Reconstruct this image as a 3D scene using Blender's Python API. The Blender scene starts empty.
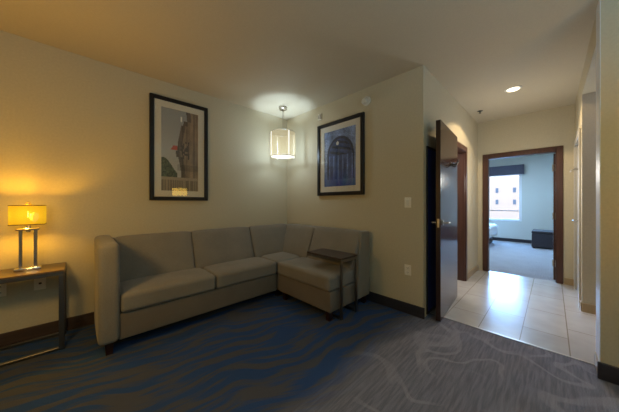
import bpy, bmesh, math, random
from mathutils import Vector, Matrix
random.seed(7)
S = bpy.context.scene
COL = S.collection
PI = math.pi

# ------------------------------------------------------------------ materials
def lin(c):
    c /= 255.0
    return c / 12.92 if c <= 0.04045 else ((c + 0.055) / 1.055) ** 2.4
def rgb(r, g, b):
    return (lin(r), lin(g), lin(b), 1.0)

class NT:
    def __init__(self, name):
        self.m = bpy.data.materials.new(name)
        self.m.use_nodes = True
        self.t = self.m.node_tree
        self.p = self.t.nodes['Principled BSDF']
        self.out = self.t.nodes['Material Output']
    def n(self, typ, **kw):
        nd = self.t.nodes.new(typ)
        for k, v in kw.items():
            if k.startswith('_'):
                setattr(nd, k[1:], v)
            else:
                nd.inputs[k.replace('__', ' ')].default_value = v
        return nd
    def l(self, a, b):
        self.t.links.new(a, b)
    def set(self, **kw):
        for k, v in kw.items():
            self.p.inputs[k.replace('__', ' ')].default_value = v
        return self
    def coord(self, scale=(1, 1, 1), rot=(0, 0, 0), loc=(0, 0, 0)):
        tc = self.n('ShaderNodeTexCoord')
        mp = self.n('ShaderNodeMapping')
        mp.inputs['Scale'].default_value = scale
        mp.inputs['Rotation'].default_value = rot
        mp.inputs['Location'].default_value = loc
        self.l(tc.outputs['Object'], mp.inputs['Vector'])
        return mp.outputs['Vector']
    def ramp(self, fac, stops, interp='LINEAR'):
        r = self.t.nodes.new('ShaderNodeValToRGB')
        r.color_ramp.interpolation = interp
        els = r.color_ramp.elements
        while len(els) < len(stops):
            els.new(0.5)
        for e, (pos, c) in zip(els, stops):
            e.position = pos
            e.color = c
        self.l(fac, r.inputs['Fac'])
        return r.outputs['Color']
    def mix(self, fac, a, b, mode='MIX'):
        x = self.t.nodes.new('ShaderNodeMix')
        x.data_type = 'RGBA'
        x.blend_type = mode
        for sock, v in ((x.inputs[0], fac), (x.inputs[6], a), (x.inputs[7], b)):
            if hasattr(v, 'is_linked'):
                self.l(v, sock)
            else:
                sock.default_value = v
        return x.outputs[2]
    def math(self, op, a, b=0.0, clamp=False):
        x = self.t.nodes.new('ShaderNodeMath')
        x.operation = op
        x.use_clamp = clamp
        for sock, v in ((x.inputs[0], a), (x.inputs[1], b)):
            if hasattr(v, 'is_linked'):
                self.l(v, sock)
            else:
                sock.default_value = v
        return x.outputs[0]
    def bump(self, h, strength=0.2, dist=0.01):
        b = self.n('ShaderNodeBump', Strength=strength, Distance=dist)
        self.l(h, b.inputs['Height'])
        self.l(b.outputs['Normal'], self.p.inputs['Normal'])

def paint(name, c, rough=0.7, var=0.04, bump=0.05, scale=60, spec=0.3):
    k = NT(name)
    v = k.coord()
    nz = k.n('ShaderNodeTexNoise', Scale=scale, Detail=3.0)
    k.l(v, nz.inputs['Vector'])
    d = tuple(x * (1 - var * 2) for x in c[:3]) + (1,)
    k.l(k.ramp(nz.outputs['Fac'], [(0.3, d), (0.7, c)]), k.p.inputs['Base Color'])
    k.set(Roughness=rough, Specular__IOR__Level=spec)
    if bump:
        k.bump(nz.outputs['Fac'], bump, 0.004)
    return k.m

def metal(name, c, rough=0.25):
    k = NT(name)
    v = k.coord(scale=(3, 3, 60))
    nz = k.n('ShaderNodeTexNoise', Scale=8.0)
    k.l(v, nz.inputs['Vector'])
    r = k.n('ShaderNodeMapRange')
    r.inputs['To Min'].default_value = rough * 0.8
    r.inputs['To Max'].default_value = rough * 1.2
    k.l(nz.outputs['Fac'], r.inputs['Value'])
    k.l(r.outputs['Result'], k.p.inputs['Roughness'])
    k.set(Base__Color=c, Metallic=1.0)
    return k.m

def wood(name, c1, c2, rough=0.35, coat=0.0, axis=2, spec=0.5):
    k = NT(name)
    sc = [14, 14, 14]
    sc[axis] = 1.0
    v = k.coord(scale=sc)
    nz = k.n('ShaderNodeTexNoise', Scale=2.5, Detail=5.0, Distortion=0.6)
    k.l(v, nz.inputs['Vector'])
    k.l(k.ramp(nz.outputs['Fac'], [(0.3, c1), (0.7, c2)]), k.p.inputs['Base Color'])
    k.set(Roughness=rough, Coat__Weight=coat, Coat__Roughness=0.08, Specular__IOR__Level=spec)
    return k.m

def fabric(name, c1, c2, scale=350, rough=0.95):
    k = NT(name)
    v = k.coord()
    nz = k.n('ShaderNodeTexNoise', Scale=float(scale), Detail=2.0)
    n2 = k.n('ShaderNodeTexNoise', Scale=4.0, Detail=2.0)
    k.l(v, nz.inputs['Vector']); k.l(v, n2.inputs['Vector'])
    a = k.ramp(nz.outputs['Fac'], [(0.35, c1), (0.65, c2)])
    b = k.ramp(n2.outputs['Fac'], [(0.3, (0.88, 0.88, 0.88, 1)), (0.7, (1, 1, 1, 1))])
    k.l(k.mix(1.0, a, b, 'MULTIPLY'), k.p.inputs['Base Color'])
    k.set(Roughness=rough, Specular__IOR__Level=0.15, Sheen__Weight=0.15)
    k.bump(nz.outputs['Fac'], 0.15, 0.002)
    return k.m

def glow(name, c, strength, edge=None, sheer=0.0):
    k = NT(name)
    v = k.coord()
    nz = k.n('ShaderNodeTexNoise', Scale=120.0)
    k.l(v, nz.inputs['Vector'])
    col = k.ramp(nz.outputs['Fac'], [(0.2, tuple(x * .93 for x in c[:3]) + (1,)), (0.8, c)])
    if edge:                                  # fabric brighter where the bulb sits behind it
        tc = k.n('ShaderNodeTexCoord')
        ln = k.n('ShaderNodeVectorMath', _operation='LENGTH')
        mp = k.n('ShaderNodeMapping')
        mp.inputs['Scale'].default_value = edge[1]
        k.l(tc.outputs['Object'], mp.inputs['Vector'])
        k.l(mp.outputs['Vector'], ln.inputs[0])
        g = k.ramp(ln.outputs['Value'], [(0.15, (1, 1, 1, 1)), (1.0, edge[0])])
        col = k.mix(1.0, col, g, 'MULTIPLY')
    k.l(col, k.p.inputs['Emission Color'])
    k.set(Base__Color=c, Emission__Strength=strength, Roughness=0.8, Specular__IOR__Level=0.1)
    if sheer:                                 # thin cloth: part of the light passes straight through
        tr = k.n('ShaderNodeBsdfTransparent')
        mx = k.n('ShaderNodeMixShader')
        mx.inputs[0].default_value = sheer
        k.l(k.p.outputs[0], mx.inputs[1]); k.l(tr.outputs[0], mx.inputs[2])
        k.l(mx.outputs[0], k.out.inputs['Surface'])
        k.set(Base__Color=tuple(x * .12 for x in c[:3]) + (1,))
    return k.m

def glass(name, refl=0.12, tint=(1, 1, 1, 1)):
    k = NT(name)
    k.t.nodes.remove(k.p)
    tr = k.n('ShaderNodeBsdfTransparent', Color=tint)
    gl = k.n('ShaderNodeBsdfGlossy', Roughness=0.02)
    fr = k.n('ShaderNodeLayerWeight', Blend=0.5)
    rf = k.math('ADD', k.math('MULTIPLY', k.math('POWER', fr.outputs['Facing'], 5.0), 0.8), refl, True)
    mx = k.n('ShaderNodeMixShader')
    k.l(rf, mx.inputs[0])
    k.l(tr.outputs[0], mx.inputs[1]); k.l(gl.outputs[0], mx.inputs[2])
    k.l(mx.outputs[0], k.out.inputs['Surface'])
    return k.m

def print_mat(name):
    k = NT(name)
    at = k.n('ShaderNodeVertexColor', _layer_name='ink')
    v = k.coord()
    nz = k.n('ShaderNodeTexNoise', Scale=90.0, Detail=3.0)
    k.l(v, nz.inputs['Vector'])
    g = k.ramp(nz.outputs['Fac'], [(0.3, (0.8, 0.8, 0.8, 1)), (0.7, (1.1, 1.1, 1.1, 1))])
    k.l(k.mix(1.0, at.outputs['Color'], g, 'MULTIPLY'), k.p.inputs['Base Color'])
    k.set(Roughness=0.6)
    return k.m

def carpet_mat():
    k = NT('patterned_carpet')
    tc = k.n('ShaderNodeTexCoord')
    sep = k.n('ShaderNodeSeparateXYZ')
    k.l(tc.outputs['Object'], sep.inputs[0])
    # slow wander of the streaks
    wn = k.n('ShaderNodeTexNoise', Scale=0.9, Detail=2.0)
    k.l(tc.outputs['Object'], wn.inputs['Vector'])
    wob = k.math('MULTIPLY', k.math('SUBTRACT', wn.outputs['Fac'], 0.5), 0.8)
    ny = k.math('ADD', k.math('ADD', sep.outputs['Y'], wob), k.math('MULTIPLY', sep.outputs['X'], 0.22))
    cb = k.n('ShaderNodeCombineXYZ')
    k.l(k.math('MULTIPLY', sep.outputs['X'], 1.9), cb.inputs['X'])
    k.l(k.math('MULTIPLY', ny, 13.5), cb.inputs['Y'])
    st = k.n('ShaderNodeTexNoise', Scale=1.0, Detail=2.5, Roughness=0.55)
    k.l(cb.outputs[0], st.inputs['Vector'])
    streak = k.ramp(st.outputs['Fac'], [(0.465, (0, 0, 0, 1)), (0.55, (0.95, 0.95, 0.95, 1))])
    blue = k.mix(streak, rgb(*CARPET_BLUE), rgb(*CARPET_BROWN))
    # grey field with paler swirls
    wv = k.n('ShaderNodeTexNoise', Scale=1.9, Detail=0.6, Distortion=1.2)
    k.l(tc.outputs['Object'], wv.inputs['Vector'])
    ct_ = k.math('ABSOLUTE', k.math('SUBTRACT', wv.outputs['Fac'], 0.5))
    swirl = k.ramp(ct_, [(0.024, (1, 1, 1, 1)), (0.044, (0, 0, 0, 1))])
    sn = k.n('ShaderNodeTexNoise', Scale=2.0, Detail=1.0)
    k.l(tc.outputs['Object'], sn.inputs['Vector'])
    swirl = k.math('MULTIPLY', swirl, k.ramp(sn.outputs['Fac'], [(0.4, (0, 0, 0, 1)), (0.55, (1, 1, 1, 1))]))
    cb2 = k.n('ShaderNodeCombineXYZ')
    k.l(k.math('MULTIPLY', sep.outputs['X'], 5.0), cb2.inputs['X'])
    k.l(k.math('MULTIPLY', sep.outputs['Y'], 60.0), cb2.inputs['Y'])
    fn = k.n('ShaderNodeTexNoise', Scale=1.0, Detail=2.0)
    k.l(cb2.outputs[0], fn.inputs['Vector'])
    base = k.ramp(fn.outputs['Fac'], [(0.35, rgb(*CARPET_GREY1)), (0.65, rgb(*CARPET_GREY2))])
    grey = k.mix(k.math('MULTIPLY', swirl, 0.40), base, rgb(*CARPET_SWIRL))
    # border between the two fields, about y = -2.2
    bd = k.math('ADD', k.math('ADD', sep.outputs['Y'], 2.24), k.math('MULTIPLY', wob, 0.35))
    fac = k.ramp(k.math('ADD', k.math('MULTIPLY', bd, 2.2), 0.5, True), [(0.25, (0, 0, 0, 1)), (0.75, (1, 1, 1, 1))])
    c = k.mix(fac, grey, blue)
    fz = k.n('ShaderNodeTexNoise', Scale=260.0, Detail=2.0)
    k.l(tc.outputs['Object'], fz.inputs['Vector'])
    c = k.mix(1.0, c, k.ramp(fz.outputs['Fac'], [(0.3, (0.65, 0.65, 0.65, 1)), (0.7, (1.25, 1.25, 1.25, 1))]), 'MULTIPLY')
    k.l(c, k.p.inputs['Base Color'])
    k.set(Roughness=0.95, Specular__IOR__Level=0.1)
    k.bump(fz.outputs['Fac'], 0.4, 0.006)
    return k.m

def tile_mat():
    k = NT('porcelain_tile')
    v = k.coord(loc=(0.42, 0.306 + 0.008, 0))
    br = k.n('ShaderNodeTexBrick', Color1=rgb(190, 189, 188), Color2=rgb(182, 180, 178), Mortar=rgb(146, 138, 128),
             Scale=1.0)
    br.inputs['Mortar Size'].default_value = 0.004
    br.inputs['Brick Width'].default_value = 0.61
    br.inputs['Row Height'].default_value = 0.308
    br.offset = 0.4
    k.l(v, br.inputs['Vector'])
    nz = k.n('ShaderNodeTexNoise', Scale=5.0, Detail=4.0)
    k.l(v, nz.inputs['Vector'])
    c = k.mix(1.0, br.outputs['Color'], k.ramp(nz.outputs['Fac'], [(0.3, (0.9, 0.9, 0.9, 1)), (0.7, (1.04, 1.04, 1.04, 1))]), 'MULTIPLY')
    k.l(c, k.p.inputs['Base Color'])
    k.set(Roughness=0.22, Specular__IOR__Level=0.7)
    return k.m

CARPET_BLUE = (50, 76, 122)
CARPET_BROWN = (80, 82, 90)
CARPET_GREY1 = (108, 110, 126)
CARPET_GREY2 = (128, 130, 146)
CARPET_SWIRL = (158, 160, 174)

M = {}
M['wall'] = paint('beige_wall_paint', rgb(200, 191, 166))
M['ceiling'] = paint('ceiling_paint', rgb(200, 190, 168), bump=0.12, scale=120)
M['bed_wall'] = paint('pale_bedroom_paint', rgb(200, 204, 198))
M['soffit'] = paint('white_soffit_paint', rgb(215, 215, 215))
M['base'] = wood('dark_baseboard', rgb(62, 50, 46), rgb(80, 64, 56), axis=0)
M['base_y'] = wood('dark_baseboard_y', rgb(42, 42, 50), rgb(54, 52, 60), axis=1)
M['base_tile'] = paint('tan_baseboard', rgb(178, 158, 126), rough=0.4)
M['casing'] = wood('brown_door_casing', rgb(66, 42, 36), rgb(86, 56, 46), rough=0.35)
M['door'] = wood('dark_glossy_door', rgb(66, 42, 34), rgb(82, 52, 42), rough=0.16, spec=0.8)
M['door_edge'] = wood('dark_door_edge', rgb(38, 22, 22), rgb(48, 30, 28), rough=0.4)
M['white_door'] = paint('pale_painted_door', rgb(190, 186, 176), rough=0.35)
M['navy'] = paint('navy_panel', rgb(36, 66, 160), rough=0.3, var=0.1, bump=0)
M['navy_frame'] = paint('charcoal_frame', rgb(46, 42, 48), rough=0.4)
M['carpet'] = carpet_mat()
M['tile'] = tile_mat()
M['bed_carpet'] = fabric('grey_bedroom_carpet', rgb(128, 128, 132), rgb(158, 158, 160), scale=60)
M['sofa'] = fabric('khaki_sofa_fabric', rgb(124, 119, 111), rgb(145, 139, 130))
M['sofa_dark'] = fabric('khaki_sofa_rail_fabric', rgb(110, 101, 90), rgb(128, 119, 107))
M['leg'] = wood('mahogany_leg', rgb(34, 14, 13), rgb(48, 22, 19))
M['chrome'] = metal('chrome', (0.75, 0.74, 0.72, 1), 0.15)
M['nickel'] = metal('brushed_nickel', (0.55, 0.52, 0.47, 1), 0.32)
M['dark_metal'] = metal('dark_bronze_metal', (0.16, 0.15, 0.14, 1), 0.38)
M['gun_metal'] = metal('gunmetal', (0.24, 0.23, 0.22, 1), 0.3)
M['side_top'] = wood('dark_laminate_top', rgb(56, 46, 44), rgb(74, 62, 58), rough=0.3, axis=1)
M['console_top'] = wood('brown_console_top', rgb(92, 74, 58), rgb(122, 100, 78), rough=0.3, axis=0)
M['frame'] = paint('black_frame', rgb(30, 30, 34), rough=0.35, bump=0)
M['mat'] = paint('cream_mat_board', rgb(220, 216, 204), rough=0.9, bump=0)
M['print'] = print_mat('art_print')
M['pane'] = glass('picture_glass', 0.035)
M['window_pane'] = glass('window_glass', 0.02)
M['plate'] = paint('ivory_plastic', rgb(236, 230, 216), rough=0.4, bump=0)
M['slot'] = paint('dark_slot', rgb(46, 42, 40), rough=0.6, bump=0)
M['white'] = paint('white_plastic', rgb(226, 224, 214), rough=0.4, bump=0)
M['window_frame'] = paint('white_window_frame', rgb(222, 226, 230), rough=0.4, bump=0)
M['valance'] = fabric('slate_valance', rgb(70, 70, 82), rgb(88, 88, 100))
M['ottoman'] = fabric('charcoal_ottoman', rgb(46, 44, 50), rgb(62, 60, 66), rough=0.6)
M['linen'] = fabric('white_linen', rgb(222, 224, 228), rgb(238, 240, 242), scale=90)
M['bed_base'] = fabric('dark_bed_base', rgb(52, 48, 52), rgb(66, 62, 66))
M['yellow_shade'] = glow('yellow_lamp_shade', (1.0, 0.60, 0.022, 1), 0.98, ((0.62, 0.52, 0.4, 1), (5.5, 5.5, 8)), 0.33)
M['far_shade'] = glow('bright_yellow_shade', (1.0, 0.62, 0.10, 1), 7.0)
M['strip'] = glow('painted_glow_strip', (0.95, 0.95, 0.88, 1), 0.9)  # emission painted in to imitate lamp light caught by the strips
M['shade_trim'] = paint('brown_shade_trim', rgb(96, 70, 30), rough=0.6, bump=0)
M['pendant_shade'] = glow('cream_pendant_shade', (0.80, 0.69, 0.42, 1), 0.85, ((0.72, 0.72, 0.72, 1), (3.2, 3.2, 3.2)), 0.5)
M['diffuser'] = glow('white_diffuser', (1.0, 1.0, 0.86, 1), 2.2, None, 0.5)
M['bulb'] = glow('warm_bulb_glass', (1.0, 0.75, 0.3, 1), 1.0)
M['down'] = glow('warm_downlight_lens', (1.0, 0.86, 0.62, 1), 3.0)
M['facade'] = paint('pink_stucco', rgb(148, 98, 70), rough=0.9, bump=0)
M['facade_window'] = paint('teal_window_glass', rgb(60, 44, 38), rough=0.5, bump=0)
M['ground'] = paint('asphalt', rgb(96, 96, 98), rough=0.9)

# ------------------------------------------------------------------ mesh helpers
class MB:
    def __init__(self):
        self.bm = bmesh.new()
        self.mi = 0
    def _tag(self, faces):
        for f in faces:
            f.material_index = self.mi
    def box(self, x0, x1, y0, y1, z0, z1, bevel=0.0, seg=2):
        r = bmesh.ops.create_cube(self.bm, size=1.0)
        vs = r['verts']
        bmesh.ops.scale(self.bm, vec=(x1 - x0, y1 - y0, z1 - z0), verts=vs)
        bmesh.ops.translate(self.bm, vec=((x0 + x1) / 2, (y0 + y1) / 2, (z0 + z1) / 2), verts=vs)
        fs = list({f for v in vs for f in v.link_faces})
        self._tag(fs)
        if bevel:
            es = list({e for v in vs for e in v.link_edges})
            rr = bmesh.ops.bevel(self.bm, geom=es, offset=bevel, segments=seg, affect='EDGES', profile=0.5)
            self._tag(rr['faces'])
        return self
    def cyl(self, a, b, r, r2=None, n=20, cap=True):
        a = Vector(a); b = Vector(b)
        d = b - a
        rr = bmesh.ops.create_cone(self.bm, cap_ends=cap, segments=n, radius1=r, radius2=r if r2 is None else r2, depth=d.length)
        q = d.to_track_quat('Z', 'Y').to_matrix().to_4x4()
        bmesh.ops.transform(self.bm, matrix=Matrix.Translation((a + b) / 2) @ q, verts=rr['verts'])
        self._tag({f for v in rr['verts'] for f in v.link_faces})
        return self
    def lathe(self, prof, c=(0, 0, 0), n=32, axis='Z'):
        rings = []
        for r, z in prof:
            ring = []
            for i in range(n):
                t = 2 * PI * i / n
                p = (r * math.cos(t), r * math.sin(t), z)
                if axis == 'X':
                    p = (z, r * math.cos(t), r * math.sin(t))
                if axis == 'Y':
                    p = (r * math.cos(t), z, r * math.sin(t))
                ring.append(self.bm.verts.new((c[0] + p[0], c[1] + p[1], c[2] + p[2])))
            rings.append(ring)
        fs = []
        for A, B in zip(rings, rings[1:]):
            for i in range(n):
                fs.append(self.bm.faces.new((A[i], A[(i + 1) % n], B[(i + 1) % n], B[i])))
        for ring in (rings[0], rings[-1]):
            fs.append(self.bm.faces.new(ring))
        self._tag(fs)
        return self
    def tube(self, pts, r, n=10):
        pts = [Vector(p) for p in pts]
        rings = []
        up = None
        for i, p in enumerate(pts):
            t = (pts[min(i + 1, len(pts) - 1)] - pts[max(i - 1, 0)]).normalized()
            if up is None:
                up = t.orthogonal().normalized()
            up = (up - t * up.dot(t)).normalized()
            s = t.cross(up)
            rings.append([self.bm.verts.new(p + (up * math.cos(2 * PI * k / n) + s * math.sin(2 * PI * k / n)) * r) for k in range(n)])
        fs = []
        for A, B in zip(rings, rings[1:]):
            for i in range(n):
                fs.append(self.bm.faces.new((A[i], A[(i + 1) % n], B[(i + 1) % n], B[i])))
        fs.append(self.bm.faces.new(rings[0])); fs.append(self.bm.faces.new(rings[-1]))
        self._tag(fs)
        return self
    def rbox(self, x0, x1, y0, y1, z0, z1, r=0.03, deform=None, n=14, k=4):
        """Rounded upholstery block; deform(u,v,w,p) with u,v,w in -1..1 moves each vertex."""
        def line(L):
            a = [r * (1 - math.cos(PI / 2 * i / k)) for i in range(k)]
            m = [r + (L - 2 * r) * i / n for i in range(n + 1)]
            return a + m + [L - t for t in reversed(a)]
        ax = [line(x1 - x0), line(y1 - y0), line(z1 - z0)]
        D = (x1 - x0, y1 - y0, z1 - z0)
        O = (x0, y0, z0)
        N = [len(a) - 1 for a in ax]
        cache = {}
        def vert(i, j, l):
            key = (i, j, l)
            if key in cache:
                return cache[key]
            p = Vector((ax[0][i], ax[1][j], ax[2][l]))
            q = Vector([min(max(p[t], r), D[t] - r) for t in range(3)])
            d = p - q
            if d.length > 1e-9:
                mx = max(abs(c) for c in d)
                if mx > 0:
                    p = q + d.normalized() * r
            uvw = [2 * p[t] / D[t] - 1 for t in range(3)]
            p = p + Vector(O)
            if deform:
                p = Vector(deform(uvw[0], uvw[1], uvw[2], p))
            cache[key] = self.bm.verts.new(p)
            return cache[key]
        fs = []
        for a in range(3):
            b, c = (a + 1) % 3, (a + 2) % 3
            for side in (0, N[a]):
                for i in range(N[b]):
                    for j in range(N[c]):
                        q = []
                        for (s, t) in ((i, j), (i + 1, j), (i + 1, j + 1), (i, j + 1)):
                            idx = [0, 0, 0]
                            idx[a] = side; idx[b] = s; idx[c] = t
                            q.append(vert(*idx))
                        fs.append(self.bm.faces.new(q))
        self._tag(fs)
        return self
    def prism(self, poly, y0, y1, axis='Y'):
        def P(a, b, t):
            return {'Y': (a, t, b), 'X': (t, a, b), 'Z': (a, b, t)}[axis]
        A = [self.bm.verts.new(P(a, b, y0)) for a, b in poly]
        B = [self.bm.verts.new(P(a, b, y1)) for a, b in poly]
        fs = [self.bm.faces.new(A), self.bm.faces.new(B)]
        n = len(poly)
        for i in range(n):
            fs.append(self.bm.faces.new((A[i], A[(i + 1) % n], B[(i + 1) % n], B[i])))
        self._tag(fs)
        return self
    def build(self, name, mat, parent=None, smooth=False, origin=None):
        bmesh.ops.recalc_face_normals(self.bm, faces=self.bm.faces[:])
        if origin is not None:
            bmesh.ops.translate(self.bm, vec=-Vector(origin), verts=self.bm.verts[:])
        me = bpy.data.meshes.new(name)
        self.bm.to_mesh(me)
        self.bm.free()
        for m in (mat if isinstance(mat, (list, tuple)) else [mat]):
            me.materials.append(m)
        if smooth:
            for p in me.polygons:
                p.use_smooth = True
            me.set_sharp_from_angle(angle=math.radians(40))
        o = bpy.data.objects.new(name, me)
        if origin is not None:
            o.location = origin
        COL.objects.link(o)
        if parent is not None:
            o.parent = parent
        return o

def tag(o, label, cat, group=None, kind=None):
    o['label'] = label
    o['category'] = cat
    if group:
        o['group'] = group
    if kind:
        o['kind'] = kind
    return o
def thing(name, label, cat, loc=(0, 0, 0), rotz=0, group=None):
    o = bpy.data.objects.new(name, None)
    COL.objects.link(o)
    o.location = loc
    o.rotation_euler = (0, 0, rotz)
    o.empty_display_size = 0.1
    return tag(o, label, cat, group)
def struct(name, mb, mat, parent=None, smooth=False, label=None):
    o = mb.build(name, mat, parent, smooth)
    if parent is None:
        o['kind'] = 'structure'
        o['label'] = label or name.replace('_', ' ')
        o['category'] = {'wall': 'wall', 'floo': 'floor', 'ceil': 'ceiling', 'base': 'baseboard', 'trim': 'trim', 'door': 'door', 'wind': 'window'}.get(name[:4], 'structure')
    return o
def copy_tree(o, parent=None):
    c = o.copy()
    COL.objects.link(c)
    if parent is not None:
        c.parent = parent
    for ch in list(o.children):
        copy_tree(ch, c)
    return c

# ------------------------------------------------------------------ dimensions
H = 2.72            # ceiling height
YH = -2.33          # hallway left wall face
YR = -3.53          # hallway right wall face
XE = 2.67           # hallway end wall face
XT = 0.19           # carpet / tile line
XL, YF = -4.7, -5.4 # far sides of the living room, behind the camera
T = 0.12
XA = 1.48           # alcove far side
XB = 7.3            # bedroom window wall
BY0, BY1 = -4.3, 0.3

# ------------------------------------------------------------------ setting
struct('floor', MB().box(XL, XT, YF, 0, -0.1, 0.0), M['carpet'], label='blue and grey patterned carpet of the sitting room')
struct('floor_hall', MB().box(XT, XE + 0.06, -4.7, -0.9, -0.1, 0.0), M['tile'], label='pale beige tiled floor of the hallway')
struct('floor_bedroom', MB().box(XE + 0.06, XB, BY0, BY1, -0.1, 0.0), M['bed_carpet'], label='grey carpet of the bedroom beyond the hallway')
struct('ceiling', MB().box(XL, XE + T, YF, 0, H, H + 0.1), M['ceiling'], label='beige ceiling over sitting room and hallway')
struct('ceiling_bedroom', MB().box(XE + T, XB, BY0, BY1, H, H + 0.1), M['ceiling'], label='bedroom ceiling')
struct('wall_back', MB().box(XL - T, T, 0, T, 0, H), M['wall'], label='beige wall behind the long side of the sofa')
struct('wall_right', MB().box(0, T, YH, 0, 0, H), M['wall'], label='beige wall behind the short side of the sofa')
D1a, D1b, DH = 0.93, 1.74, 2.06      # bathroom doorway in hallway left wall
struct('wall_hall_left', MB().box(T, D1a, YH, YH + T, 0, H).box(D1a, D1b, YH, YH + T, DH, H).box(D1b, XE, YH, YH + T, 0, H), M['wall'], label='left wall of the hallway')
D2a, D2b = -3.35, -2.465             # bedroom doorway in the end wall
struct('wall_end', MB().box(XE, XE + T, D2b, BY1, 0, H).box(XE, XE + T, D2a, D2b, DH, H).box(XE, XE + T, BY0, D2a, 0, H), M['wall'], label='end wall of the hallway around the bedroom doorway')
D3a, D3b = 1.66, 2.46                # door in hallway right wall
struct('wall_hall_right', MB().box(XA + T, D3a, YR - T, YR, 0, H).box(D3a, D3b, YR - T, YR, DH, H).box(D3b, XE, YR - T, YR, 0, H)
       .box(0.2, XA, YR - T, YR, 2.48, H), M['wall'], label='right wall of the hallway')
struct('wall_alcove', MB().box(XA, XA + T, -4.7, YR, 0, H), M['wall'], label='end wall of the alcove off the hallway')
struct('wall_alcove_back', MB().box(0.2, XA, -4.7 - T, -4.7, 0, H), M['wall'], label='back wall of the alcove off the hallway')
struct('ceiling_alcove', MB().box(0.2, XA, -4.7, YR - T, 2.48, 2.56), M['soffit'], label='white dropped ceiling of the alcove')
struct('wall_near_right', MB().box(0, 0.2, YF, YR, 0, H), M['wall'], label='beige wall at the right edge of the photo')
struct('wall_left', MB().box(XL - T, XL, YF, 0, 0, H), M['wall'], label='left wall of the sitting room')
struct('wall_front', MB().box(XL - T, 0.2, YF - T, YF, 0, H), M['wall'], label='wall behind the camera')
# bathroom behind the open door
struct('wall_bath_back', MB().box(T, XE, -0.9, -0.9 + T, 0, H), M['wall'], label='back wall of the room off the hallway')
struct('ceiling_bath', MB().box(T, XE, YH + T, -0.9, 2.4, 2.45), M['soffit'], label='ceiling of the room off the hallway')
# bedroom shell with window opening
WY0, WY1, WZ0, WZ1 = -2.63, -0.6, 0.66, 2.2
struct('wall_bedroom', MB().box(XB, XB + T, BY0, WY0, 0, H).box(XB, XB + T, WY1, BY1, 0, H).box(XB, XB + T, WY0, WY1, 0, WZ0).box(XB, XB + T, WY0, WY1, WZ1, H),
       M['bed_wall'], label='pale bedroom wall around the window')
struct('wall_bedroom_left', MB().box(XE + T, XB + T, BY1, BY1 + T, 0, H), M['bed_wall'], label='left wall of the bedroom')
struct('wall_bedroom_right', MB().box(XE + T, XB + T, BY0 - T, BY0, 0, H), M['bed_wall'], label='right wall of the bedroom')

# baseboards
def bb(name, a, b, mat, label, h=0.12):
    return struct(name, MB().box(a[0], b[0], a[1], b[1], 0, h, 0.004, 1), mat, label=label)
bb('baseboard_back', (XL, -0.016), (0, 0), M['base'], 'dark brown baseboard along the wall behind the long sofa')
bb('baseboard_right', (-0.016, YH - 0.016), (0, -0.016), M['base_y'], 'dark baseboard along the wall with the switch')
bb('baseboard_near_right', (-0.016, YF), (0, YR + 0.016), M['base_y'], 'dark baseboard at the right edge of the photo')
bb('baseboard_jamb', (0, YR), (0.2, YR + 0.012), M['base_tile'], 'pale baseboard on the wall end beside the tile', 0.1)
bb('baseboard_hall_left', (D1b + 0.08, YH - 0.012), (XE, YH), M['base_tile'], 'tan baseboard on the hallway left wall', 0.1)
bb('baseboard_alcove', (XA - 0.012, -4.7), (XA, YR), M['base_tile'], 'tan baseboard in the alcove', 0.1)
bb('baseboard_hall_right', (XA, YR), (D3a - 0.075, YR + 0.012), M['base_tile'], 'tan baseboard on the hallway right wall', 0.1)
bb('baseboard_end', (XE - 0.012, YR + 0.012), (XE, D2a - 0.07), M['base_tile'], 'tan baseboard on the end wall', 0.1)
bb('baseboard_bedroom', (XB - 0.016, BY0), (XB, BY1), M['base_y'], 'dark baseboard below the bedroom window', 0.1)
struct('trim_1', MB().box(XT - 0.008, XT + 0.008, YR + 0.012, YH - 0.02, 0.0, 0.004), M['nickel'], label='thin edging strip where carpet meets tile')

struct('trim_5', MB().box(-.002, .203, YR, YR + .005, .1, H - .001, .001, 1), M['window_frame'], label='glossy pale strip added to give the wall end at the right its lit edge')  # added strip, no real guard; its pale gloss stands in for cool light
# door casings (wooden frames)
def casing(name, along, a, b, face, out, depth, mat, label, w=0.07):
    """frame round an opening: boards on the wall face plus the lining through the wall"""
    m = MB()
    t = 0.018
    def bx(p0, p1, q0, q1, z0, z1):
        q0, q1 = min(q0, q1), max(q0, q1)
        if along == 'x':
            m.box(p0, p1, q0, q1, z0, z1, 0.003, 1)
        else:
            m.box(q0, q1, p0, p1, z0, z1, 0.003, 1)
    f0, f1 = face, face + out * t
    bx(a - w, a + 0.012, f0, f1, 0, DH + w)
    bx(b - 0.012, b + w, f0, f1, 0, DH + w)
    bx(a + 0.012, b - 0.012, f0, f1, DH - 0.012, DH + w)
    g = face - out * depth
    bx(a, a + 0.02, face, g, 0, DH)
    bx(b - 0.02, b, face, g, 0, DH)
    bx(a + 0.02, b - 0.02, face, g, DH - 0.02, DH)
    return struct(name, m, mat, label=label)
casing('trim_2', 'x', D1a, D1b, YH, -1, T, M['casing'], 'brown wooden frame of the doorway behind the open dark door')
casing('trim_3', 'y', D2a, D2b, XE, -1, T, M['casing'], 'brown wooden frame of the bedroom doorway', 0.06)
casing('trim_4', 'x', D3a, D3b, YR, 1, T, M['white_door'], 'pale frame of the door in the hallway right wall', 0.07)

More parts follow.
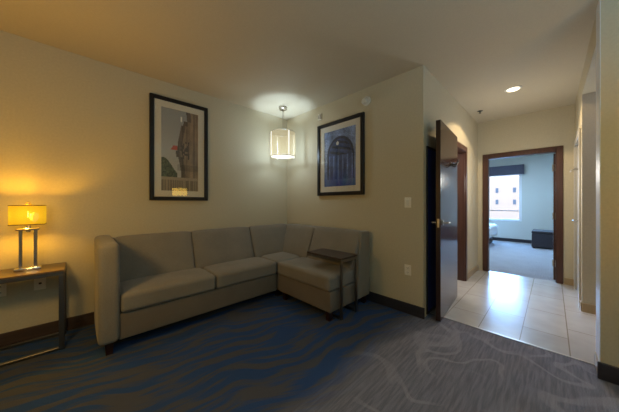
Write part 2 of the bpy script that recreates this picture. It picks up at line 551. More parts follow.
def lever(parent, c, n, along, mat, flip=1):
    """lever handle: rosette on the face at c, outward normal n, lever pointing along"""
    c = Vector(c); n = Vector(n); a = Vector(along)
    m = MB()
    m.cyl(c, c + n * 0.012, 0.028)
    m.cyl(c + n * 0.012, c + n * 0.055, 0.010, n=12)
    p = c + n * 0.055
    m.tube([p - n * 0.005, p + a * 0.02 + n * 0.003, p + a * 0.06 + n * 0.004, p + a * 0.115 - n * 0.002, p + a * 0.128 - n * 0.01], 0.0095, 10)
    return m.build('handle', mat, parent, True)

# open dark door leaf laid back against the hallway wall
door1 = bpy.data.objects.new('door_1', None); COL.objects.link(door1)
hx, hy = 0.905, -2.405
door1.location = (hx, hy, 0)
W1 = 0.87
door1.rotation_euler = (0, 0, math.radians(180 + 4.0))
door1['kind'] = 'structure'; door1['label'] = 'tall dark glossy wooden door swung open at the mouth of the hallway'; door1['category'] = 'door'
# local frame: leaf runs along +x from the hinge; after the turn local +y looks into the hallway
MB().box(0.0, W1 - 0.002, -0.022, 0.022, 0.012, 2.105).build('door_leaf', M['door'], door1)
MB().box(W1 - 0.002, W1 + 0.001, -0.022, 0.022, 0.012, 2.105).build('door_edge', M['door_edge'], door1)
lever(door1, (W1 - 0.07, 0.022, 1.03), (0, 1, 0), (-1, 0, 0), M['chrome'])
lever(door1, (W1 - 0.07, -0.022, 1.03), (0, -1, 0), (-1, 0, 0), M['chrome'])
MB().box(W1 + 0.001, W1 + 0.003, -0.010, 0.010, 0.985, 1.075, 0.001, 1).cyl((W1 + .003, 0, 1.03), (W1 + .014, 0, 1.03), .008, n=10).build('latch_plate', M['nickel'], door1, True)
hk = MB()
hk.cyl((0.40, 0.022, 1.70), (0.40, 0.030, 1.70), 0.026)
hk.tube([(0.40, 0.03, 1.70), (0.40, 0.06, 1.69), (0.40, 0.085, 1.695), (0.40, 0.098, 1.72), (0.40, 0.10, 1.745)], 0.009)
hk.tube([(0.40, 0.03, 1.69), (0.40, 0.05, 1.67), (0.40, 0.065, 1.665), (0.40, 0.075, 1.68)], 0.008)
hk.build('coat_hook', M['dark_metal'], door1, True)
for z in (0.25, 1.05, 1.85):
    MB().cyl((0.004, -0.03, z - 0.05), (0.004, -0.03, z + 0.05), 0.008, n=10).build('hinge', M['nickel'], door1, True)

# bedroom door leaf, swung into the bedroom on the right jamb
door2 = bpy.data.objects.new('door_2', None); COL.objects.link(door2)
door2.location = (XE + T + 0.01, D2a + 0.022, 0)
door2.rotation_euler = (0, 0, math.radians(0.4))
door2['kind'] = 'structure'; door2['label'] = 'dark bedroom door swung open into the bedroom, seen edge on'; door2['category'] = 'door'
MB().box(0.0, 0.85, -0.021, 0.021, 0.012, DH - 0.03).build('door_leaf', M['door'], door2)
for z in (0.28, 1.03, 1.80):
    MB().cyl((-0.008, 0.026, z - 0.055), (-0.008, 0.026, z + 0.055), 0.010, n=10).box(-0.045, -0.004, 0.000, 0.004, z - 0.055, z + 0.055).build('hinge', M['chrome'], door2, True)
lever(door2, (0.78, -0.021, 1.0), (0, -1, 0), (-1, 0, 0), M['chrome'])

# closed pale door in the hallway right wall
door3 = bpy.data.objects.new('door_3', None); COL.objects.link(door3)
door3.location = (D3a + 0.022, YR - 0.05, 0)
door3['kind'] = 'structure'; door3['label'] = 'pale door closed in the hallway right wall'; door3['category'] = 'door'
dw = D3b - D3a - 0.044
m = MB().box(0, dw, 0.0, 0.04, 0.012, DH - 0.025)
m.box(0.12, dw - 0.12, 0.04, 0.046, 0.2, 0.95, 0.004, 1).box(0.12, dw - 0.12, 0.04, 0.046, 1.1, 1.9, 0.004, 1)
m.build('door_leaf', M['white_door'], door3)
lever(door3, (0.085, 0.046, 1.02), (0, 1, 0), (1, 0, 0), M['chrome'])
MB().box(0.05, 0.11, 0.04, 0.05, 1.06, 1.17, 0.004, 1).cyl((0.08, 0.05, 1.12), (0.08, 0.062, 1.12), 0.02).build('lock_plate', M['nickel'], door3, True)
hk = MB().box(0.10, 0.16, 0.046, 0.054, 1.60, 1.68, 0.003, 1)
hk.tube([(0.13, 0.054, 1.66), (0.13, 0.09, 1.665), (0.13, 0.12, 1.66), (0.13, 0.125, 1.63)], 0.008)
hk.build('coat_hook', M['nickel'], door3, True)

# bedroom window
win = bpy.data.objects.new('window_1', None); COL.objects.link(win)
win.location = (XB + 0.05, (WY0 + WY1) / 2, WZ0)
win['kind'] = 'structure'; win['label'] = 'bright bedroom window with a white frame'; win['category'] = 'window'
hw, hh, f = (WY1 - WY0) / 2, WZ1 - WZ0, 0.06
MB().box(-.03, .03, -hw, -hw + f, 0, hh).box(-.03, .03, hw - f, hw, 0, hh).box(-.03, .03, -hw + f, hw - f, 0, f).box(-.03, .03, -hw + f, hw - f, hh - f, hh).box(-.03, .03, -.02, .02, f, hh - f).build('window_frame', M['window_frame'], win)
MB().box(-.012, .012, -hw + f, -.02, .315, .34).box(-.012, .012, .02, hw - f, .315, .34).build('window_rail', M['dark_metal'], win)
MB().box(-.003, .003, -hw + f, -.02, f, hh - f).build('window_pane', M['window_pane'], win)
MB().box(-.003, .003, .02, hw - f, f, hh - f).build('window_pane', M['window_pane'], win)
MB().box(-.075, -.03, -hw - .0, hw, -.0, .022, .004, 1).build('window_sill', M['window_frame'], win)

# ------------------------------------------------------------------ sectional sofa
sofa = thing('sectional_sofa', 'khaki L-shaped sectional sofa in the corner under the two pictures', 'sofa', (-1.3, -0.45, 0))
def P(mb, name, mat, smooth=True, parent=sofa):
    o = mb.build(name, mat, parent, smooth)
    o.matrix_parent_inverse = parent.matrix_basis.inverted()
    return o
bpy.context.view_layer.update()
SH = 0.893          # back height
FX0 = -2.538        # outer face of the arm
FD = 0.80           # depth
YE = -1.70          # end of short side
AW = 0.135
WG = 0.03           # gap to the wall
RB = 0.095          # rail bottom
# frames (rails under the seats)
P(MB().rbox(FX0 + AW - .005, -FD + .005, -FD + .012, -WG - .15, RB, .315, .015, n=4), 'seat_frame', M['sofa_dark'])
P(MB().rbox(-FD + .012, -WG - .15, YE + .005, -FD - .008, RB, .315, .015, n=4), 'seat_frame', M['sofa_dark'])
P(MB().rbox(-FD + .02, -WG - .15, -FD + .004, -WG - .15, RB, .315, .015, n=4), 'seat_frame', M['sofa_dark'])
# arm
def arm_def(u, v, w, p):
    return (p.x - 0.012 * (1 - w) * 0 + 0.006 * u * (1 - v * v), p.y - 0.0, p.z + 0.006 * (1 - u * u) * (w > 0.8))
P(MB().rbox(FX0, FX0 + AW, -FD - .015, -WG, RB + .002, SH + .01, .035, arm_def), 'arm', M['sofa'])
# back slabs
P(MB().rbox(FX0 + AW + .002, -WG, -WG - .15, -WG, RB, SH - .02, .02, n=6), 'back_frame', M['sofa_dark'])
def slab_y(u, v, w, p):        # end panel is wider at the foot than at the top
    t = (p.z - RB) / (SH - RB)
    f = (1 - u) / 2
    return (-WG + (-.335 + .115 * t + WG) * f, p.y, p.z)
P(MB().rbox(-.335, -WG, YE, -WG - .155, RB, SH - .005, .02, slab_y, n=6), 'back_frame', M['sofa'])
# seat cushions
def crown(u, v, w, p, c=0.016):
    f = (1 - u ** 4) * (1 - v ** 4)
    return (p.x, p.y, p.z + (c * f if w > 0 else 0) * max(w, 0))
ZS0, ZS1 = .318, .475
xs = [FX0 + AW + .004, -1.60, -FD - .002]
for a, b in zip(xs, xs[1:]):
    P(MB().rbox(a + .003, b - .003, -FD - .012, -.33, ZS0, ZS1, .032, crown), 'seat_cushion', M['sofa'])
P(MB().rbox(-FD + .006, -.30, -FD + .006, -.30, ZS0, ZS1, .03, crown), 'seat_cushion', M['sofa'])
P(MB().rbox(-FD - .012, -.33, YE - .004, -FD - .004, ZS0, ZS1, .032, crown), 'seat_cushion', M['sofa'])
# back cushions: thick slanted pads, leaning on the slabs
def pad_x(x0, x1):
    def d(u, v, w, p):          # slanted: the front face goes back as it rises
        t = (p.z - .45) / (SH - .45)
        front = -.40 + .17 * t
        back = -WG - .153
        f = (1 - v) / 2         # v=-1 front
        return (p.x, back + (front - back) * f - (.018 * (1 - u ** 4) * (1 - w ** 4) if v < 0 else 0), p.z + .01 * (1 - u ** 4) * (w > .7))
    return MB().rbox(x0, x1, -.40, -.18, .45, SH, .03, d)
def pad_y(y0, y1):
    def d(u, v, w, p):
        t = (p.z - .45) / (SH - .45)
        front = -.40 + .17 * t
        back = -WG - .153
        f = (1 - u) / 2
        return (back + (front - back) * f - (.018 * (1 - v ** 4) * (1 - w ** 4) if u < 0 else 0), p.y, p.z + .01 * (1 - v ** 4) * (w > .7))
    return MB().rbox(-.40, -.18, y0, y1, .45, SH, .03, d)
P(pad_x(FX0 + AW + .006, -1.673), 'back_cushion', M['sofa'])
P(pad_x(-1.667, -.885), 'back_cushion', M['sofa'])
P(pad_x(-.875, -.20), 'back_cushion', M['sofa'])
P(pad_y(-.91, -.30), 'back_cushion', M['sofa'])
P(pad_y(YE + .022, -.92), 'back_cushion', M['sofa'])
for (x, y) in ((FX0 + .07, -FD + .05), (FX0 + .07, -.1), (-FD + .06, -.72), (-FD + .05, YE + .05), (-.10, YE + .05), (-.12, -.12), (-FD + .06, -.9)):
    P(MB().cyl((x, y, 0), (x, y, RB + .004), .022, .03, n=4) if False else MB().prism([(x - .028, RB + .004), (x + .028, RB + .004), (x + .022, 0), (x - .022, 0)], y - .025, y + .025), 'leg', M['leg'], False)

# ------------------------------------------------------------------ C-shaped side table
ct = thing('side_table', 'small dark C-shaped metal side table pulled up over the sofa seat', 'table', (-.46, -1.72, 0))
tz = .655
X0c, X1c, Y0c, Y1c = -.67, -.375, -1.75, -1.22
MB().box(X0c - .46 * -1, X1c + .46, Y0c + 1.72, Y1c + 1.72, tz - .022, tz, .004, 1).build('table_top', M['side_top'], ct)
fr = MB()
for x in (X0c + .46, X1c + .46 - .025):
    fr.box(x, x + .025, Y0c + 1.72, Y1c + 1.72, tz - .048, tz - .0225, .002, 1)
fr.box(X0c + .485, X1c + .435, Y0c + 1.72, Y0c + 1.745, tz - .048, tz - .0225, .002, 1)
fr.box(X0c + .485, X1c + .435, Y1c + 1.695, Y1c + 1.72, tz - .048, tz - .0225, .002, 1)
fr.build('top_frame', M['gun_metal'], ct)
for x in (X0c + .46, X1c + .46 - .025):
    MB().box(x, x + .028, Y0c + 1.72, Y0c + 1.745, .0, tz - .049, .002, 1).build('leg', M['gun_metal'], ct)
    MB().box(x, x + .028, Y0c + 1.746, Y0c + 1.745 + .42, .0, .022, .002, 1).build('foot_bar', M['gun_metal'], ct)

# ------------------------------------------------------------------ console table with lamp
cx0, cx1, cy0, cy1, cz = -3.75, -2.735, -.405, -.045, .675
con = thing('console_table', 'low console table with metal frame at the left edge holding the lit lamp', 'table', (-3.24, -.22, 0))
def L(m, name, mat, parent, smooth=False):
    o = m.build(name, mat, parent, smooth)
    o.matrix_parent_inverse = Matrix.Translation(parent.location).inverted()
    return o
L(MB().box(cx0, cx1, cy0, cy1, cz - .012, cz, .003, 1), 'table_top', M['console_top'], con)
s = .034
a = MB()
a.box(cx0, cx1, cy0, cy0 + s, cz - .045, cz - .0125, .003, 1).box(cx0, cx1, cy1 - s, cy1, cz - .045, cz - .0125, .003, 1)
a.box(cx0, cx0 + s, cy0 + s, cy1 - s, cz - .045, cz - .0125).box(cx1 - s, cx1, cy0 + s, cy1 - s, cz - .045, cz - .0125)
L(a, 'top_frame', M['gun_metal'], con)
for x in (cx0, cx1 - s):
    for y in (cy0, cy1 - s):
        L(MB().box(x, x + s, y, y + s, 0, cz - .0455, .003, 1), 'leg', M['gun_metal'], con)
for y in (cy0, cy1 - s):
    L(MB().box(cx0 + s, cx1 - s, y, y + s, 0.0, .024, .003, 1), 'floor_rail', M['gun_metal'], con)

def table_lamp(name, label, loc):
    t = thing(name, label, 'lamp', loc)
    MB().box(-.075, .075, -.05, .05, 0, .022, .005, 2).build('base', M['chrome'], t, True)
    for x in (-.041, .041):
        MB().box(x - .010, x + .010, -.014, .014, .022, .335, .003, 1).build('post', M['chrome'], t)
    MB().box(-.065, .065, -.04, .04, .335, .352, .004, 1).build('crossbar', M['chrome'], t, True)
    MB().cyl((0, 0, .352), (0, 0, .395), .016, .012).cyl((0, 0, .32), (0, 0, .335), .014).build('socket', M['chrome'], t, True)
    z0, z1, hw, hd, tk = .385, .545, .098, .07, .003
    sh = MB()
    for sx in (-1, 1):
        sh.box(min(sx * hw, sx * (hw - tk)), max(sx * hw, sx * (hw - tk)), -hd, hd, z0, z1)
        sh.box(-hw + tk, hw - tk, min(sx * hd, sx * (hd - tk)), max(sx * hd, sx * (hd - tk)), z0, z1)
    so = sh.build('lamp_shade', M['yellow_shade'], t, origin=(0, 0, (z0 + z1) / 2))
    for z in (z0 - .003, z1 - .003):
        tr = MB()
        for sx in (-1, 1):
            tr.box(min(sx * (hw + .001), sx * (hw - tk)), max(sx * (hw + .001), sx * (hw - tk)), -hd - .001, hd + .001, z, z + .006)
            tr.box(-hw, hw, min(sx * (hd + .001), sx * (hd - tk)), max(sx * (hd + .001), sx * (hd - tk)), z, z + .006)
        tr.build('shade_trim', M['shade_trim'], t)
    MB().box(-.004, .004, -hd + tk, hd - tk, z1 - .006, z1 - .002).box(-hw + tk, hw - tk, -.004, .004, z1 - .006, z1 - .002).build('shade_spider', M['nickel'], t)
    MB().cyl((0, 0, .395), (0, 0, z1 + .004), .004, n=8).lathe([(.005, z1), (.018, z1 + .004), (.02, z1 + .012), (.012, z1 + .018), (.015, z1 + .024), (.008, z1 + .031), (.002, z1 + .034)], n=16).build('finial', M['chrome'], t, True)
    MB().lathe([(.004, .40), (.018, .415), (.028, .445), (.022, .475), (.004, .485)], c=(0.033, 0, 0), n=16).build('bulb', M['bulb'], t, True)
    return t
table_lamp('table_lamp', 'lit lamp with yellow rectangular shade and twin chrome posts on the console table', (-2.955, -.20, cz))

def lamp(name, typ, loc, energy, color, size=0.05, rot=None, **kw):
    d = bpy.data.lights.new(name, typ)
    d.energy = energy
    d.color = color
    if typ == 'AREA':
        d.shape = 'RECTANGLE'; d.size = size[0]; d.size_y = size[1]
    else:
        d.shadow_soft_size = size
    for k, v in kw.items():
        setattr(d, k, v)
    o = bpy.data.objects.new(name, d)
    COL.objects.link(o)
    o.location = loc
    if rot:
        o.rotation_euler = rot
    return o

# floor lamp standing out of view behind; its yellow shade is mirrored in the tall picture
fl = thing('floor_lamp', 'tall floor lamp with yellow shade mirrored in the tall picture glass', 'lamp', (-.62, -4.15, 0))
MB().lathe([(.001, 0), (.15, 0), (.15, .015), (.03, .03), (.012, .04), (.001, .04)]).build('base', M['nickel'], fl, True)
MB().cyl((0, 0, .04), (0, 0, 1.44), .011, n=12).build('pole', M['nickel'], fl, True)
sh = MB()
for sx in (-1, 1):
    sh.box(min(sx * .16, sx * .157), max(sx * .16, sx * .157), -.12, .12, 1.45, 1.66)
    sh.box(-.157, .157, min(sx * .12, sx * .117), max(sx * .12, sx * .117), 1.45, 1.66)
sh.build('lamp_shade', M['far_shade'], fl, origin=(0, 0, 1.555))
MB().box(-.157, .157, -.004, .004, 1.448, 1.454).cyl((0, 0, 1.44), (0, 0, 1.50), .014).build('socket', M['nickel'], fl, True)

# ------------------------------------------------------------------ pendant
px, py = -.40, -.40
pen = thing('pendant_lamp', 'lit cream drum pendant lamp with white glowing strips hanging in the room corner', 'lamp', (px, py, 0))
MB().lathe([(.001, H - .045), (.05, H - .045), (.062, H - .035), (.065, H - .001), (.001, H - .001)]).build('canopy', M['nickel'], pen, True)
MB().cyl((0, 0, 2.315), (0, 0, H - .044), .005, n=8).build('rod', M['nickel'], pen, True)
R0, zb, zt = .192, 1.95, 2.32
sh = MB()
n = 48
for r in (R0, R0 - .003):
    pass
sh.lathe([(R0, zb), (R0, zt), (R0 - .003, zt), (R0 - .003, zb)], n=48)
for fce in [f for f in sh.bm.faces if len(f.verts) > 4]:
    sh.bm.faces.remove(fce)
lo = [v for v in sh.bm.verts]
sh.build('lamp_shade', M['pendant_shade'], pen, True, origin=(0, 0, (zb + zt) / 2))
MB().lathe([(.001, zb + .012), (R0 - .006, zb + .012), (R0 - .006, zb + .018), (.001, zb + .018)], n=40).build('diffuser', M['diffuser'], pen, True)
for z in (zb - .004, zt - .004):
    rg = MB()
    rg.tube([(R0 * 1.005 * math.cos(2 * PI * i / 40), R0 * 1.005 * math.sin(2 * PI * i / 40), z + .004) for i in range(41)], .006, 8)
    rg.build('shade_ring', M['chrome'], pen, True)
for ang in (167, 259, 347, 79):
    c, s_ = math.cos(math.radians(ang)), math.sin(math.radians(ang))
    b = MB().box(-.003, .004, -.010, .010, zb - .006, zt + .004)
    bmesh.ops.rotate(b.bm, cent=(0, 0, 0), matrix=Matrix.Rotation(math.radians(ang), 3, 'Z'), verts=b.bm.verts[:])
    bmesh.ops.translate(b.bm, vec=(R0 * c, R0 * s_, 0), verts=b.bm.verts[:])
    b.build('shade_strip', M['strip'], pen)
MB().box(-R0 + .003, R0 - .003, -.004, .004, zt - .01, zt - .005).box(-.004, .004, -R0 + .003, R0 - .003, zt - .01, zt - .005).build('shade_spider', M['nickel'], pen)

# ------------------------------------------------------------------ pictures
def nz(x, y, s=1.0):
    return (math.sin(x * 12.9 * s + y * 7.3 * s) + math.sin(x * 31.7 * s - y * 17.1 * s) * .6 + math.sin(y * 43.3 * s + x * 5.1) * .4) / 2
def hsh(i, j):
    t = math.sin(i * 127.1 + j * 311.7) * 43758.5453
    return t - math.floor(t)
def inkA(u, v):
    """grey sky on the left, a weathered stone tower on the right, a small red flag, trees, a balustrade"""
    sky = (150 - 30 * v, 150 - 26 * v, 150 - 22 * v)
    c = sky
    edge = .47 + .05 * math.sin(v * 9) + (.06 if v > .82 else 0) - (.05 if .42 < v < .5 else 0)
    if v > .88: edge += .10
    if u > edge:
        k = .82 + .25 * hsh(int(u * 26), 3) + .12 * nz(u, v, 1.2)
        c = (112 * k, 98 * k, 84 * k)
        if u < edge + .12: c = (78 * k, 70 * k, 64 * k)
        if .40 < v < .62 and .50 < u < .74 and hsh(int(u * 30), int(v * 40)) > .4: c = (62, 56, 52)
        if .86 < u < .9: c = (84 * k, 74 * k, 64 * k)
    if .25 < v < .33 and u > .42: c = tuple(x * .85 for x in c)
    if v < .30 + .10 * math.sin(u * 7 + 1.2) and u < .42 and v > .16:
        k = .7 + .6 * hsh(int(u * 40), int(v * 60))
        c = (58 * k, 66 * k, 50 * k)
    if .50 < v < .555 and .24 + (v - .5) * 1.2 < u < .42: c = (140, 62, 50)
    if .86 < v < .93 and .50 < u < .55: c = (190, 190, 186)
    if v < .17:
        k = .9 + .25 * (hsh(int(u * 34), 9) > .5)
        c = (104 * k, 96 * k, 84 * k) if v < .13 else (128, 118, 104)
    return c
def inkB(u, v):
    """blue toned view of an arched stone front"""
    k = .85 + .3 * hsh(int(u * 44), int(v * 52)) + .2 * nz(u, v, 1.1)
    c = (92 * k, 108 * k, 140 * k)
    dx, dy = (u - .52) / .42, (v - .55) / .33
    if v > .55: rr = math.hypot(dx, dy)
    else: rr = abs(dx)
    if rr < 1.0 and v > .12:
        c = (44 * k, 56 * k, 92 * k)
        if .86 < rr: c = (34 * k, 40 * k, 60 * k)
        if v > .55 and rr < .8 and math.sin(v * 60 + 10 * u) > .2: c = (28 * k, 34 * k, 50 * k)
        if v < .55 and math.sin(u * 44) > .55: c = (74 * k, 92 * k, 136 * k)
        if math.hypot((u - .44) / 1.2, v - .76) < .035: c = (170, 170, 165)
    if v < .32:
        t = (.32 - v) / .32
        b = (42 + 20 * nz(u, v, .6), 62 + 20 * nz(u, v, .7), 122)
        c = tuple(c[i] * (1 - t) + b[i] * t for i in range(3))
    return c
def picture(name, label, W, Hh, loc, rotz, ink, fw, mw):
    """local frame: picture in the xz plane, back at y=0, looking towards -y"""
    t = thing(name, label, 'picture', loc, rotz)
    m = MB()
    a, b = W / 2, Hh / 2
    for sx in (-1, 1):
        x0, x1 = sorted((sx * a, sx * (a - fw)))
        m.box(x0, x1, -.035, 0, -b, b, .004, 1)
        z0, z1 = sorted((sx * b, sx * (b - fw)))
        m.box(-a + fw, a - fw, -.035, 0, z0, z1, .004, 1)
    m.build('frame', M['frame'], t)
    ia, ib = a - fw, b - fw
    m = MB()
    for sx in (-1, 1):
        x0, x1 = sorted((sx * ia, sx * (ia - mw)))
        m.box(x0, x1, -.016, -.004, -ib, ib)
        z0, z1 = sorted((sx * ib, sx * (ib - mw)))
        m.box(-ia + mw, ia - mw, -.016, -.004, z0, z1)
    m.build('mat_board', M['mat'], t)
    pa, pb = ia - mw, ib - mw
    NX, NZ = 70, int(70 * pb / pa)
    bm = bmesh.new()
    g = [[bm.verts.new((-pa + 2 * pa * i / NX, -.010, -pb + 2 * pb * j / NZ)) for i in range(NX + 1)] for j in range(NZ + 1)]
    lay = bm.loops.layers.float_color.new('ink')
    for j in range(NZ):
        for i in range(NX):
            f = bm.faces.new((g[j][i], g[j][i + 1], g[j + 1][i + 1], g[j + 1][i]))
            c = ink((i + .5) / NX, (j + .5) / NZ)
            c = tuple(lin(min(max(x * 1.3, 5), 250)) for x in c) + (1.0,)
            for lp in f.loops:
                lp[lay] = c
    me = bpy.data.meshes.new('print')
    bm.to_mesh(me); bm.free()
    me.materials.append(M['print'])
    o = bpy.data.objects.new('print', me); COL.objects.link(o); o.parent = t
    MB().box(-ia + .001, ia - .001, -.024, -.021, -ib + .001, ib - .001).build('glass_pane', M['pane'], t)
    return t
picture('framed_picture', 'tall black framed picture of a stone tower and a red flag, above the long sofa', .665, 1.255, (-1.73, -.002, 1.90), 0, inkA, .045, .075)
picture('framed_picture', 'black framed blue picture of a stone arch on the wall right of the pendant', .825, 1.065, (-.002, -1.195, 1.882), -PI / 2, inkB, .05, .08)

# ------------------------------------------------------------------ small wall fittings
def outlet(name, label, loc, rotz, kind='outlet', group=None):
    t = thing(name, label, 'outlet' if kind != 'switch' else 'switch', loc, rotz, group)
    MB().box(-.037, .037, -.006, 0, -.058, .058, .002, 1).build('cover_plate', M['plate'], t)
    if kind == 'switch':
        MB().box(-.017, .017, -.010, -.0055, -.033, .033, .002, 1).build('rocker', M['white'], t)
    elif kind == 'jack':
        MB().box(-.009, .009, -.0085, -.0055, -.008, .008, .001, 1).build('jack', M['slot'], t)
    else:
        for z in (-.026, .026):
            f_ = MB().box(-.017, .017, -.0085, -.0055, z - .015, z + .015, .002, 1).build('socket', M['plate'], t)
            MB().box(-.009, -.006, -.0092, -.0085, z - .002, z + .008).box(.006, .009, -.0092, -.0085, z - .002, z + .008).box(-.002, .002, -.0092, -.0085, z - .010, z - .006).build('slot', M['slot'], f_)
    return t
outlet('wall_jack', 'ivory jack plate on the wall below the lamp, right of the other plate', (-2.905, -.001, .50), 0, 'jack')
outlet('wall_outlet', 'ivory outlet plate at the left edge of the photo, under the console table', (-3.135, -.001, .495), 0)
outlet('light_switch', 'pale light switch on the beige wall beside the hallway corner', (-.001, -2.165, 1.245), -PI / 2, 'switch')
outlet('wall_outlet', 'pale outlet low on the wall below the light switch', (-.001, -2.165, .488), -PI / 2)

ss = thing('motion_sensor', 'white rounded sensor high on the wall above the blue picture', 'sensor', (-.001, -1.635, 2.545), -PI / 2)
MB().lathe([(.001, .001), (.058, .001), (.058, -.020), (.050, -.026), (.001, -.026)], axis='Y', n=24).build('base', M['white'], ss, True)
MB().lathe([(.001, -.026), (.030, -.027), (.040, -.040), (.038, -.058), (.026, -.072), (.001, -.076)], axis='Y', n=20, c=(-.006, 0, -.010)).build('sensor_head', M['white'], ss, True)
th = thing('wall_chime', 'small pale device with dark slots above the left end of the blue picture', 'device', (-.001, -.815, 2.555), -PI / 2)
MB().box(-.035, .035, -.02, 0, -.045, .045, .004, 1).build('housing', M['plate'], th)
MB().box(.008, .022, -.022, -.0195, -.038, .038).box(-.024, -.016, -.022, -.0195, -.03, .03).build('slots', M['slot'], th)

# small chrome knob at the very edge of the photo
kb = thing('wall_fitting', 'small round chrome fitting on the wall at the right edge of the photo', 'knob', (-.001, -3.70, .72), -PI / 2)
MB().lathe([(.001, 0), (.022, 0), (.022, -.006), (.009, -.01), (.009, -.028), (.02, -.034), (.024, -.044), (.018, -.054), (.001, -.057)], axis='Y', n=20).build('knob', M['chrome'], kb, True)

# navy framed panel on the hallway wall behind the open door
npn = thing('wall_panel', 'dark navy framed panel on the hallway wall, seen behind the open door edge', 'panel', (.30, YH - .001, 0))
m = MB()
m.box(-.22, -.195, -.014, 0, .02, 1.865, .002, 1).box(.195, .22, -.014, 0, .02, 1.865, .002, 1).box(-.195, .195, -.014, 0, 1.84, 1.865).box(-.195, .195, -.014, 0, .02, .045)
m.build('frame', M['navy_frame'], npn)
MB().box(-.195, .195, -.010, -.002, .045, 1.84).build('panel', M['navy'], npn)

# ceiling fittings in the hallway
dl = thing('ceiling_downlight', 'small round recessed light glowing warm in the hallway ceiling', 'light', (1.39, -2.94, H))
MB().lathe([(.068, -.001), (.088, -.001), (.088, -.004), (.068, -.006)], n=32).build('trim_ring', M['white'], dl, True)
MB().lathe([(.001, -.001), (.066, -.001), (.064, -.010), (.045, -.016), (.001, -.018)], n=32).build('lens', M['down'], dl, True)
sp = thing('fire_sprinkler', 'small dark sprinkler head in the hallway ceiling near the end wall', 'sprinkler', (1.97, -2.485, H))
MB().lathe([(.001, -.001), (.038, -.001), (.038, -.005), (.012, -.008), (.001, -.008)], n=24).build('escutcheon', M['dark_metal'], sp, True)
MB().cyl((0, 0, -.008), (0, 0, -.03), .008, n=12).lathe([(.001, -.036), (.02, -.036), (.02, -.039), (.001, -.039)], n=16).box(-.012, -.009, -.002, .002, -.037, -.02).box(.009, .012, -.002, .002, -.037, -.02).build('deflector', M['dark_metal'], sp, True)

# ------------------------------------------------------------------ bedroom things
vl = thing('window_valance', 'slate blue box valance above the bedroom window', 'valance', (XB, (WY0 + WY1) / 2 - .02, 2.14))
MB().box(-.14, -.125, -hw - .04, hw + .2, 0, .30, .003, 1).box(-.125, -.001, -hw - .04, -hw - .025, 0, .30).box(-.125, -.001, hw + .185, hw + .2, 0, .30).build('face_board', M['valance'], vl)
MB().box(-.125, -.001, -hw - .025, hw + .185, .285, .30).build('top_board', M['valance'], vl)
ot = thing('storage_bench', 'low charcoal upholstered bench on the bedroom carpet by the far wall', 'bench', (6.62, -3.36, 0))
MB().rbox(-.34, .34, -.46, .46, .03, .40, .015, n=5).build('body', M['ottoman'], ot, True)
MB().rbox(-.345, .345, -.465, .465, .403, .47, .02, n=6).build('lid', M['ottoman'], ot, True)
for x in (-.3, .3):
    for y in (-.42, .42):
        MB().box(x - .025, x + .025, y - .025, y + .025, 0, .031).build('leg', M['leg'], ot)
bd = thing('bed', 'bed with white bedding just showing at the left of the bedroom doorway', 'bed', (5.8, -1.0, 0))
MB().box(-.78, .78, -1.0, 1.2, .02, .28).build('bed_base', M['bed_base'], bd)
MB().rbox(-.8, .8, -1.05, 1.2, .281, .52, .05, n=6).build('mattress', M['linen'], bd, True)
def dv(u, v, w, p):
    return (p.x + .02 * math.sin(p.y * 9) * (abs(u) > .9), p.y - .02 * math.sin(p.x * 11) * (v < -.9), p.z + .02 * (1 - u ** 4) + .006 * math.sin(p.x * 7 + p.y * 5))
MB().rbox(-.86, .86, -1.1, .7, .22, .585, .08, dv).build('duvet', M['linen'], bd, True)
for x in (-.4, .4):
    MB().rbox(x - .33, x + .33, .75, 1.15, .525, .66, .06).build('pillow', M['linen'], bd, True)

# ------------------------------------------------------------------ outside
bl = thing('building', 'pale pink building with small windows seen through the bedroom window', 'building', (75, 2, -6))
MB().box(0, 8, -30, 40, 0, 16.0).build('facade', M['facade'], bl)
for zz in (7.5, 10.5):
    for k_ in range(-7, 10):
        y = -2.22 + 3.44 * k_
        MB().box(-.06, .02, y - .28, y + .28, zz - .6, zz + .6).build('window', M['facade_window'], bl)
gr = MB().box(XB + 2, 120, -80, 90, -6.3, -6.0).build('ground', M['ground'])
gr['kind'] = 'structure'; gr['label'] = 'ground outside the bedroom window'; gr['category'] = 'ground'

# ------------------------------------------------------------------ lights
W = bpy.data.worlds.new('sky'); S.world = W
W.use_nodes = True
bg = W.node_tree.nodes['Background']
bg.inputs[0].default_value = (0.22, 0.50, 1.0, 1)
bg.inputs[1].default_value = 26.0

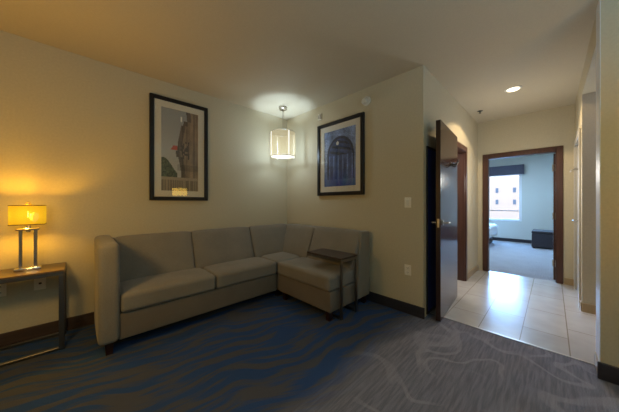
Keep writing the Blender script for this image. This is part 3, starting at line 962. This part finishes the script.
lamp('table_lamp_light', 'POINT', (-2.98, -.215, cz + .47), 16.5, (1.000, 0.490, 0.025), .03)
lamp('warm_fill', 'POINT', (-3.02, -1.40, 1.40), 25.05, (1.000, 0.591, 0.157), .12)  # unseen warm fill without fixture, added to spread the glow on the left
lamp('pendant_light', 'POINT', (px, py, 2.06), 27.17, (0.647, 0.835, 1.000), .05)
lamp('downlight_light', 'SPOT', (1.39, -2.94, H - .03), 52.0, (1.000, 0.740, 0.430), .05, spot_size=math.radians(132), spot_blend=0.12)
lamp('hall_fill', 'POINT', (1.6, -2.95, 1.6), 15.68, (1.000, 0.964, 0.893), .12)  # invisible point added mid-hall to lift the walls, no fixture there
lamp('bedroom_fill', 'AREA', (5.0, -2.0, H - .02), 106.68, (0.535, 0.748, 1.000), (1.6, 1.6))  # invented cool overhead fill that brightens the bedroom
lamp('bath_light', 'POINT', (1.3, -1.5, 2.2), 31.92, (1.000, 0.917, 0.917), .1)
lamp('alcove_light', 'POINT', (.7, -4.3, 2.2), 6.38, (0.353, 0.529, 1.000), .1)
lamp('ceiling_bounce_fill', 'AREA', (-2.2, -4.6, 1.75), 54.00, (0.289, 0.667, 1.000), (1.2, .8), (PI, 0, 0))  # unseen upward fill added to bounce off the ceiling, no standing lamp here

# ------------------------------------------------------------------ camera
cam = bpy.data.cameras.new('camera')
F_PX, YAW, Y0 = 235.0, 45.9, 203.0
cam.sensor_width = 36.0
cam.lens = F_PX / 619.0 * 36.0
cam.shift_y = -(206.0 - Y0) / 619.0
cam.clip_start = 0.02; cam.clip_end = 500
co = bpy.data.objects.new('camera', cam)
COL.objects.link(co)
co.location = (-2.63, -3.29, 1.24)
co.rotation_euler = (math.radians(90), 0, math.radians(-YAW + 0.0) - 0.0)
# forward = (sin, cos) of heading from +Y towards +X
hd = math.atan2(0.696, 0.718)
co.rotation_euler = (math.radians(90), 0, -hd)
S.camera = co

S.view_settings.view_transform = 'Standard'
S.view_settings.look = 'None'
S.view_settings.exposure = 0.0
